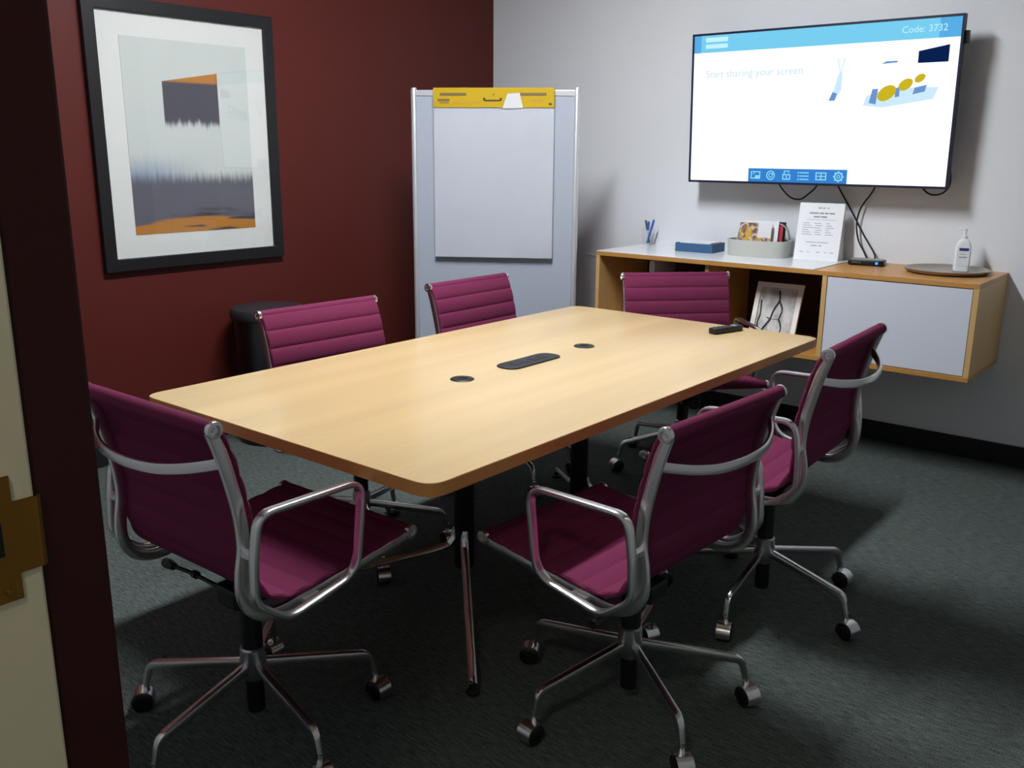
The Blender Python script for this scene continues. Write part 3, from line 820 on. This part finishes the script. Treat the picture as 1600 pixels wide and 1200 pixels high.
# felt caddy with brochures
cd_ = thing('felt_caddy', 'pale grey oval felt caddy with a handle on the white worktop', 'caddy', (1.985, -.165, CT), math.radians(4))
def oval(a, b_, n=36): return [(a * math.copysign(abs(math.cos(t)) ** .7, math.cos(t)), b_ * math.copysign(abs(math.sin(t)) ** .7, math.sin(t))) for t in (2 * math.pi * i / n for i in range(n))]
bm = B(); o1, o2 = oval(.160, .095), oval(.152, .087); n = len(o1)
hts = [.085 + .0 * p[0] for p in o1]
A0 = [bm.verts.new((x, y, 0)) for x, y in o1]; A1 = [bm.verts.new((x * 1.03, y * 1.03, h)) for (x, y), h in zip(o1, hts)]
B1 = [bm.verts.new((x * 1.03, y * 1.03, h)) for (x, y), h in zip(o2, hts)]; B0 = [bm.verts.new((x, y, .008)) for x, y in o2]
for a, b_ in ((A0, A1), (A1, B1), (B1, B0)):
    for i in range(n): bm.faces.new((a[i], a[(i + 1) % n], b_[(i + 1) % n], b_[i]))
bm.faces.new(A0[::-1]); bm.faces.new(B0)
obj('basket', bm, 'felt_grey', cd_, smooth=True)
arch = smooth_path([(x_ * .885, .056, z_) for x_, _y, z_ in ((-.158, .0, .060), (-.150, .0, .12), (-.125, .0, .158), (-.075, .0, .172), (0, .0, .175), (.075, .0, .172), (.125, .0, .158), (.150, .0, .12), (.158, .0, .060))], 5)
obj('handle', sweep(B(), arch, rrect(.030, .006, .002), bino=(0, 1, 0)), 'felt_grey', cd_, smooth=True)
def leaflet(name, label, loc, w, h, th, rx, rz, mat):
    bm = B()
    vs = [bm.verts.new(p) for p in ((-w / 2, -th / 2, 0), (w / 2, -th / 2, 0), (w / 2, -th / 2, h), (-w / 2, -th / 2, h))]
    f = bm.faces.new(vs); uv = bm.loops.layers.uv.new('UVMap')
    for lp_, c in zip(f.loops, ((0, 0), (1, 0), (1, 1), (0, 1))): lp_[uv].uv = c
    bk = [bm.verts.new((v_.co.x, th / 2, v_.co.z)) for v_ in vs]; bm.faces.new(bk[::-1])
    for i in range(4): bm.faces.new((vs[i], bk[i], bk[(i + 1) % 4], vs[(i + 1) % 4]))
    o = obj(name, bm, mat, None, loc=loc, rot=(math.radians(rx), 0, math.radians(rz)))
    return tag(o, label, 'brochure', 'brochures in the felt caddy')
leaflet('brochure', 'brochure with a yellow and brown photo cover in the felt caddy', (1.972, -.205, CT + .013), .170, .160, .004, -8, 6, 'brochure_cover')
leaflet('brochure', 'plain white brochure behind the photo cover in the felt caddy', (1.992, -.172, CT + .013), .175, .170, .005, -8, 6, 'paper_white')
leaflet('brochure', 'red brochure standing at the right in the felt caddy', (2.040, -.150, CT + .013), .115, .150, .004, -6, 8, 'red_paper')
leaflet('brochure', 'dark brochure at the back right in the felt caddy', (2.030, -.134, CT + .013), .150, .165, .004, -5, 8, 'shell_dark')

# sign stand with a printed sheet
sg = thing('sign_stand', 'upright white printed notice leaning on the white worktop below the television', 'sign', (2.292, -.165, CT), math.radians(8))
sw, sh = .222, .290
th_ = math.radians(13)
sgp = obj('stand', (lambda bm: (prism(bm, [(0, 0), (.125, 0), (.118, .010), (math.sin(th_) * sh + .006, math.cos(th_) * sh), (math.sin(th_) * sh, math.cos(th_) * sh)], 0, sw), bm)[1])(B()), 'label_white', sg, loc=(-sw / 2, 0, 0))
# prism axes: (y, z, x)
for v_ in sgp.data.vertices: v_.co = Vector((v_.co.z, v_.co.x, v_.co.y))
def sline(nm, a, b_, z, h, mat='print_text'):
    y = math.sin(th_) / math.cos(th_) * z
    bm = boxm(-sw / 2 + a * sw, -sw / 2 + b_ * sw, -.0007, -.0001, -h / 2, h / 2)
    return obj(nm, bm, mat, sgp, loc=(sw / 2, y - .0003, z), rot=(-th_, 0, 0))
def words(z, spans, h, mat='print_text'):
    for a, b_ in spans: sline('printed_line', a, b_, z, h, mat)
words(.258, [(.42, .50), (.52, .58), (.62, .66)], .005)
words(.232, [(.24, .44), (.46, .56), (.58, .66), (.68, .80)], .007)
words(.214, [(.34, .48), (.50, .64)], .007)
words(.200, [(.20, .50), (.52, .84)], .0015)
for i in range(6): words(.182 - i * .011, [(.12, .26 + .05 * (i % 3)), (.38 + .03 * (i % 2), .52 + .04 * (i % 2)), (.64, .72 + .05 * (i % 3))], .0025)
words(.088, [(.24, .46), (.48, .74)], .003)
words(.072, [(.36, .50), (.53, .60)], .004)
words(.040, [(.12, .2), (.3, .34), (.5, .58), (.68, .72), (.8, .88)], .003)

# streaming device
sd = thing('streaming_device', 'small black media device with a blue light on the oak top', 'device', (2.548, -.150, CZT), math.radians(10))
obj('shell', prism(B(), [(p.x, p.y) for p in round_poly([(-.085, -.05), (.085, -.05), (.085, .05), (-.085, .05)], .02, 5)], .003, .026), 'black_plastic', sd, smooth=True, bevel=.004)
obj('top_plate', prism(B(), [(p.x, p.y) for p in round_poly([(-.074, -.040), (.074, -.040), (.074, .046), (-.074, .046)], .018, 5)], .026, .0285), 'device_grey', sd, smooth=True)
obj('feet', boxm(-.07, .07, -.04, .04, 0, .003), 'rubber_black', sd)
le = obj('indicator_light', lathe(B(), [(0, -.0525), (.006, -.0525), (.007, -.0495), (0, -.0495)], 14, 'y', (.052, 0, .015)), 'led_blue', sd); le['label'] = 'glowing blue indicator light'
bm = B()
for a, b_ in ((-.062, -.05), (-.047, -.035), (-.032, -.022)): box(bm, a, b_, -.0506, -.0495, .014, .017)
obj('printed_mark', bm, 'device_grey', sd)

# round tray and pump bottle
ty = tag(obj('round_tray', lathe(B(), [(0, .002), (.150, .002), (.172, .012), (.182, .020), (.186, .020), (.176, .008), (.155, 0), (0, 0)], 48), 'tray_bronze', None, smooth=True, loc=(2.932, -.200, CZT)), 'round bronze tray on the right end of the oak cabinet', 'tray')
bo = thing('pump_bottle', 'white pump bottle of hand sanitizer standing on the round tray', 'bottle', (2.975, -.135, CZT + .002), math.radians(20))
sec = lambda w, d: [(p.x, p.y) for p in round_poly([(-w, -d), (w, -d), (w, d), (-w, d)], d * .8, 5)]
bm = B(); rings = []
for w, d, z in ((.030, .018, 0), (.034, .022, .004), (.035, .023, .02), (.034, .022, .105), (.030, .021, .130), (.020, .017, .146), (.012, .012, .152)):
    rings.append([bm.verts.new((x, y, z)) for x, y in sec(w, d)])
for a, b_ in zip(rings, rings[1:]):
    for i in range(len(a)): bm.faces.new((a[i], a[(i + 1) % len(a)], b_[(i + 1) % len(a)], b_[i]))
bm.faces.new(rings[0][::-1]); bm.faces.new(rings[-1])
obj('body', bm, 'bottle_white', bo, smooth=True)
pu = obj('pump', lathe(B(), [(0, .150), (.0135, .150), (.0135, .166), (.006, .168), (.005, .188), (.009, .189), (.009, .198), (0, .199)], 16), 'label_white', bo, smooth=True)
obj('nozzle', tube(B(), [(0, 0, .194), (-.020, 0, .195), (-.034, 0, .190)], .0042, 8), 'label_white', pu, smooth=True)
lb = obj('label', boxm(-.027, .027, -.0238, -.0225, .030, .118), 'label_white', bo)
obj('printed_band', boxm(-.018, .022, -.0243, -.0236, .098, .111), 'label_blue', lb)
obj('printed_line', boxm(-.016, .018, -.0243, -.0236, .066, .071), 'print_text', lb)
obj('printed_line', boxm(-.012, .012, -.0243, -.0236, .082, .084), 'print_text', lb)

# ------------------------------------------------------------------ television
TVW, TVH = 1.336, 0.757
tv = thing('television', 'large wall-mounted flat screen television showing a bright white start page', 'television', (2.213, -0.170, 1.671))
tv.rotation_euler = (math.radians(2.6), 0, math.radians(0.1))
obj('shell', boxm(-TVW / 2, TVW / 2, 0, .028, -TVH / 2, TVH / 2), 'shell_dark', tv, bevel=.003)
obj('rear_housing', boxm(-.46, .46, .028, .070, -.30, .16), 'black_plastic', tv, bevel=.01)
obj('wall_bracket', boxm(-.22, .22, .070, .150, -.12, .12), 'black_metal', tv, bevel=.004)
obj('side_module', boxm(TVW / 2 - .01, TVW / 2 + .016, .012, .040, TVH / 2 - .125, TVH / 2 - .07), 'black_plastic', tv, bevel=.002)
bm = B(); bz = .011
ring = ring_frame(B(), TVW, TVH, bz, 0, .006)
ring.transform(Matrix(((0, 1, 0, 0), (1, 0, 0, -.0062), (0, 0, 1, -TVH / 2), (0, 0, 0, 1))))
obj('bezel', ring, 'bezel_screen_glow', tv)
SW, SH = TVW - 2 * bz, TVH - 2 * bz
scr = obj('screen', boxm(-SW / 2, SW / 2, -.003, .0, -SH / 2, SH / 2), 'screen_white', tv); scr['label'] = 'lit screen with a white page'
def flat(nm, polys, mat, depth=1):
    """flat piece of the picture on the screen; coordinates 0..1 across and 0..1 up"""
    bm = B(); y1 = -.003; y0 = -.003 - .0003 * depth
    for poly in polys:
        lo = [bm.verts.new(((a - .5) * SW, y0, (c - .5) * SH)) for a, c in poly]; hi = [bm.verts.new(((a - .5) * SW, y1, (c - .5) * SH)) for a, c in poly]
        n_ = len(poly); bm.faces.new(lo); bm.faces.new(hi[::-1])
        for i in range(n_): bm.faces.new((lo[i], hi[i], hi[(i + 1) % n_], lo[(i + 1) % n_]))
    return obj(nm, bm, mat, scr)
R4 = lambda a, b_, c, d: [(a, c), (b_, c), (b_, d), (a, d)]
flat('header_bar', [R4(0, 1, .885, 1.0)], 'screen_header')
for q in (R4(0, .03, .885, 1.0), R4(.93, 1, .885, 1.0)): flat('header_edge', [q], 'screen_header_dark', 2)
for q in (R4(.05, .145, .955, .985), R4(.05, .145, .912, .940)): flat('header_caption', [q], 'screen_header_text', 3)
def screen_text(nm, s, a, c, size, mat, depth=3):
    bm = text_bm(s, size)
    bm.transform(Matrix(((1, 0, 0, (a - .5) * SW), (0, 0, -1, -.003 - .0003 * depth), (0, 1, 0, (c - .5) * SH), (0, 0, 0, 1))))
    return obj(nm, bm, mat, scr)
screen_text('code_lettering', 'Code: 3732', .805, .925, .042, 'screen_header_text', 4)
screen_text('headline_lettering', 'Start sharing your screen', .055, .715, .052, 'screen_text', 2)
flat('display_picture', [[(.868, .745), (.968, .745), (.968, .845), (.868, .815)]], 'screen_navy')
for q in ([[(.585, .80), (.589, .80), (.602, .70), (.598, .70)], [(.610, .80), (.614, .80), (.603, .70), (.599, .70)], [(.595, .71), (.607, .71), (.606, .60), (.585, .54), (.57, .55)]]): flat('plant_picture', [q], 'screen_pale')
flat('plant_base_picture', [[(.562, .535), (.585, .535), (.592, .58), (.575, .59)]], 'screen_slate', 2)
flat('carpet_picture', [[(.69, .50), (.76, .485), (.93, .53), (.945, .60), (.80, .60), (.70, .56)]], 'screen_pale')
for q in ([[(.71, .515), (.735, .505), (.74, .60), (.72, .60)], [(.80, .545), (.815, .55), (.815, .61), (.80, .60)], [(.86, .56), (.90, .575), (.905, .615), (.865, .60)], [(.745, .75), (.80, .755), (.80, .765), (.76, .765)]]): flat('furniture_picture', [q], 'screen_slate', 2)
for a, c, s in ((.770, .572, .88), (.833, .620, .66), (.880, .655, .48)):
    pts = [(a + s * .036 * math.cos(t) * (1.05 if math.cos(t) > 0 else 1), c + s * .052 * math.sin(t) + s * .02 * math.cos(t)) for t in (2 * math.pi * i / 14 for i in range(14))]
    flat('yellow_chair_picture', [pts], 'screen_yellow', 3)
flat('toolbar', [R4(.257, .652, 0, .092)], 'screen_toolbar')
def ring2(cx, cz, r0, r1, n=16, asp=SW / SH):
    out = []
    for i in range(n):
        t0, t1 = 2 * math.pi * i / n, 2 * math.pi * (i + 1) / n
        out.append([(cx + r0 * math.cos(t0), cz + r0 * asp * math.sin(t0)), (cx + r1 * math.cos(t0), cz + r1 * asp * math.sin(t0)), (cx + r1 * math.cos(t1), cz + r1 * asp * math.sin(t1)), (cx + r0 * math.cos(t1), cz + r0 * asp * math.sin(t1))])
    return out
def frame2(a, b_, c, d, t=.004):
    tz = t * SW / SH
    return [R4(a, b_, c, c + tz), R4(a, b_, d - tz, d), R4(a, a + t, c + tz, d - tz), R4(b_ - t, b_, c + tz, d - tz)]
icx = [.288, .351, .416, .483, .553, .620]; zc = .046
flat('toolbar_icon', frame2(icx[0] - .02, icx[0] + .02, .020, .072) + [R4(icx[0] - .002, icx[0] + .018, .022, .044), [(icx[0] - .013, .05), (icx[0] - .009, .05), (icx[0] - .001, .062), (icx[0] - .005, .062)]], 'screen_icon', 2)
flat('toolbar_icon', ring2(icx[1], zc, .014, .018) + ring2(icx[1], zc, .006, .009) + [[(icx[1] + .004, .05), (icx[1] + .008, .048), (icx[1] + .014, .064), (icx[1] + .010, .066)]], 'screen_icon', 2)
flat('toolbar_icon', frame2(icx[2] - .016, icx[2] + .016, .018, .056) + [R4(icx[2] - .002, icx[2] + .002, .028, .046), R4(icx[2] - .011, icx[2] - .007, .056, .078), R4(icx[2] + .007, icx[2] + .011, .066, .078), R4(icx[2] - .011, icx[2] + .011, .074, .080)], 'screen_icon', 2)
flat('toolbar_icon', [R4(icx[3] - .013, icx[3] + .022, z, z + .007) for z in (.020, .042, .064)] + [R4(icx[3] - .022, icx[3] - .016, z - .001, z + .008) for z in (.020, .042, .064)], 'screen_icon', 2)
flat('toolbar_icon', frame2(icx[4] - .021, icx[4] + .021, .020, .072) + [R4(icx[4] - .002, icx[4] + .002, .020, .072), R4(icx[4] - .021, icx[4] + .021, .043, .049)], 'screen_icon', 2)
flat('toolbar_icon', ring2(icx[5], zc, .012, .017) + ring2(icx[5], zc, .004, .007) + [R4(icx[5] - .0025 + .018 * math.cos(t), icx[5] + .0025 + .018 * math.cos(t), zc - .004 + .018 * SW / SH * math.sin(t), zc + .004 + .018 * SW / SH * math.sin(t)) for t in (i * math.pi / 4 for i in range(8))], 'screen_icon', 2)

# cables hanging from the television
def cable(label, pts, r=.0042):
    o = obj('cable', tube(B(), smooth_path(pts, 6), r, 8), 'rubber_black', None, smooth=True)
    return tag(o, label, 'cable', 'black cables below the television')
cable('short black cable looping below the left middle of the television', [(1.99, -.07, 1.36), (2.022, -.03, 1.276), (2.075, -.025, 1.225), (2.128, -.025, 1.215), (2.17, -.03, 1.240), (2.215, -.035, 1.285), (2.25, -.07, 1.36)])
cable('black cable running from the television down behind the notice', [(2.30, -.07, 1.36), (2.335, -.03, 1.275), (2.40, -.018, 1.170), (2.465, -.018, 1.065), (2.540, -.04, 0.970), (2.565, -.088, .9445)])
cable('black cable curving down from the television to the media device', [(2.54, -.07, 1.36), (2.505, -.03, 1.275), (2.455, -.034, 1.19), (2.44, -.036, 1.11), (2.455, -.036, 1.03), (2.49, -.045, .975), (2.525, -.090, .9445)])
cable('black cable loop sticking out at the lower right corner of the television', [(2.80, -.11, 1.40), (2.853, -.10, 1.41), (2.868, -.09, 1.37), (2.868, -.08, 1.31), (2.84, -.07, 1.272), (2.79, -.06, 1.262), (2.75, -.06, 1.285), (2.72, -.08, 1.34)])
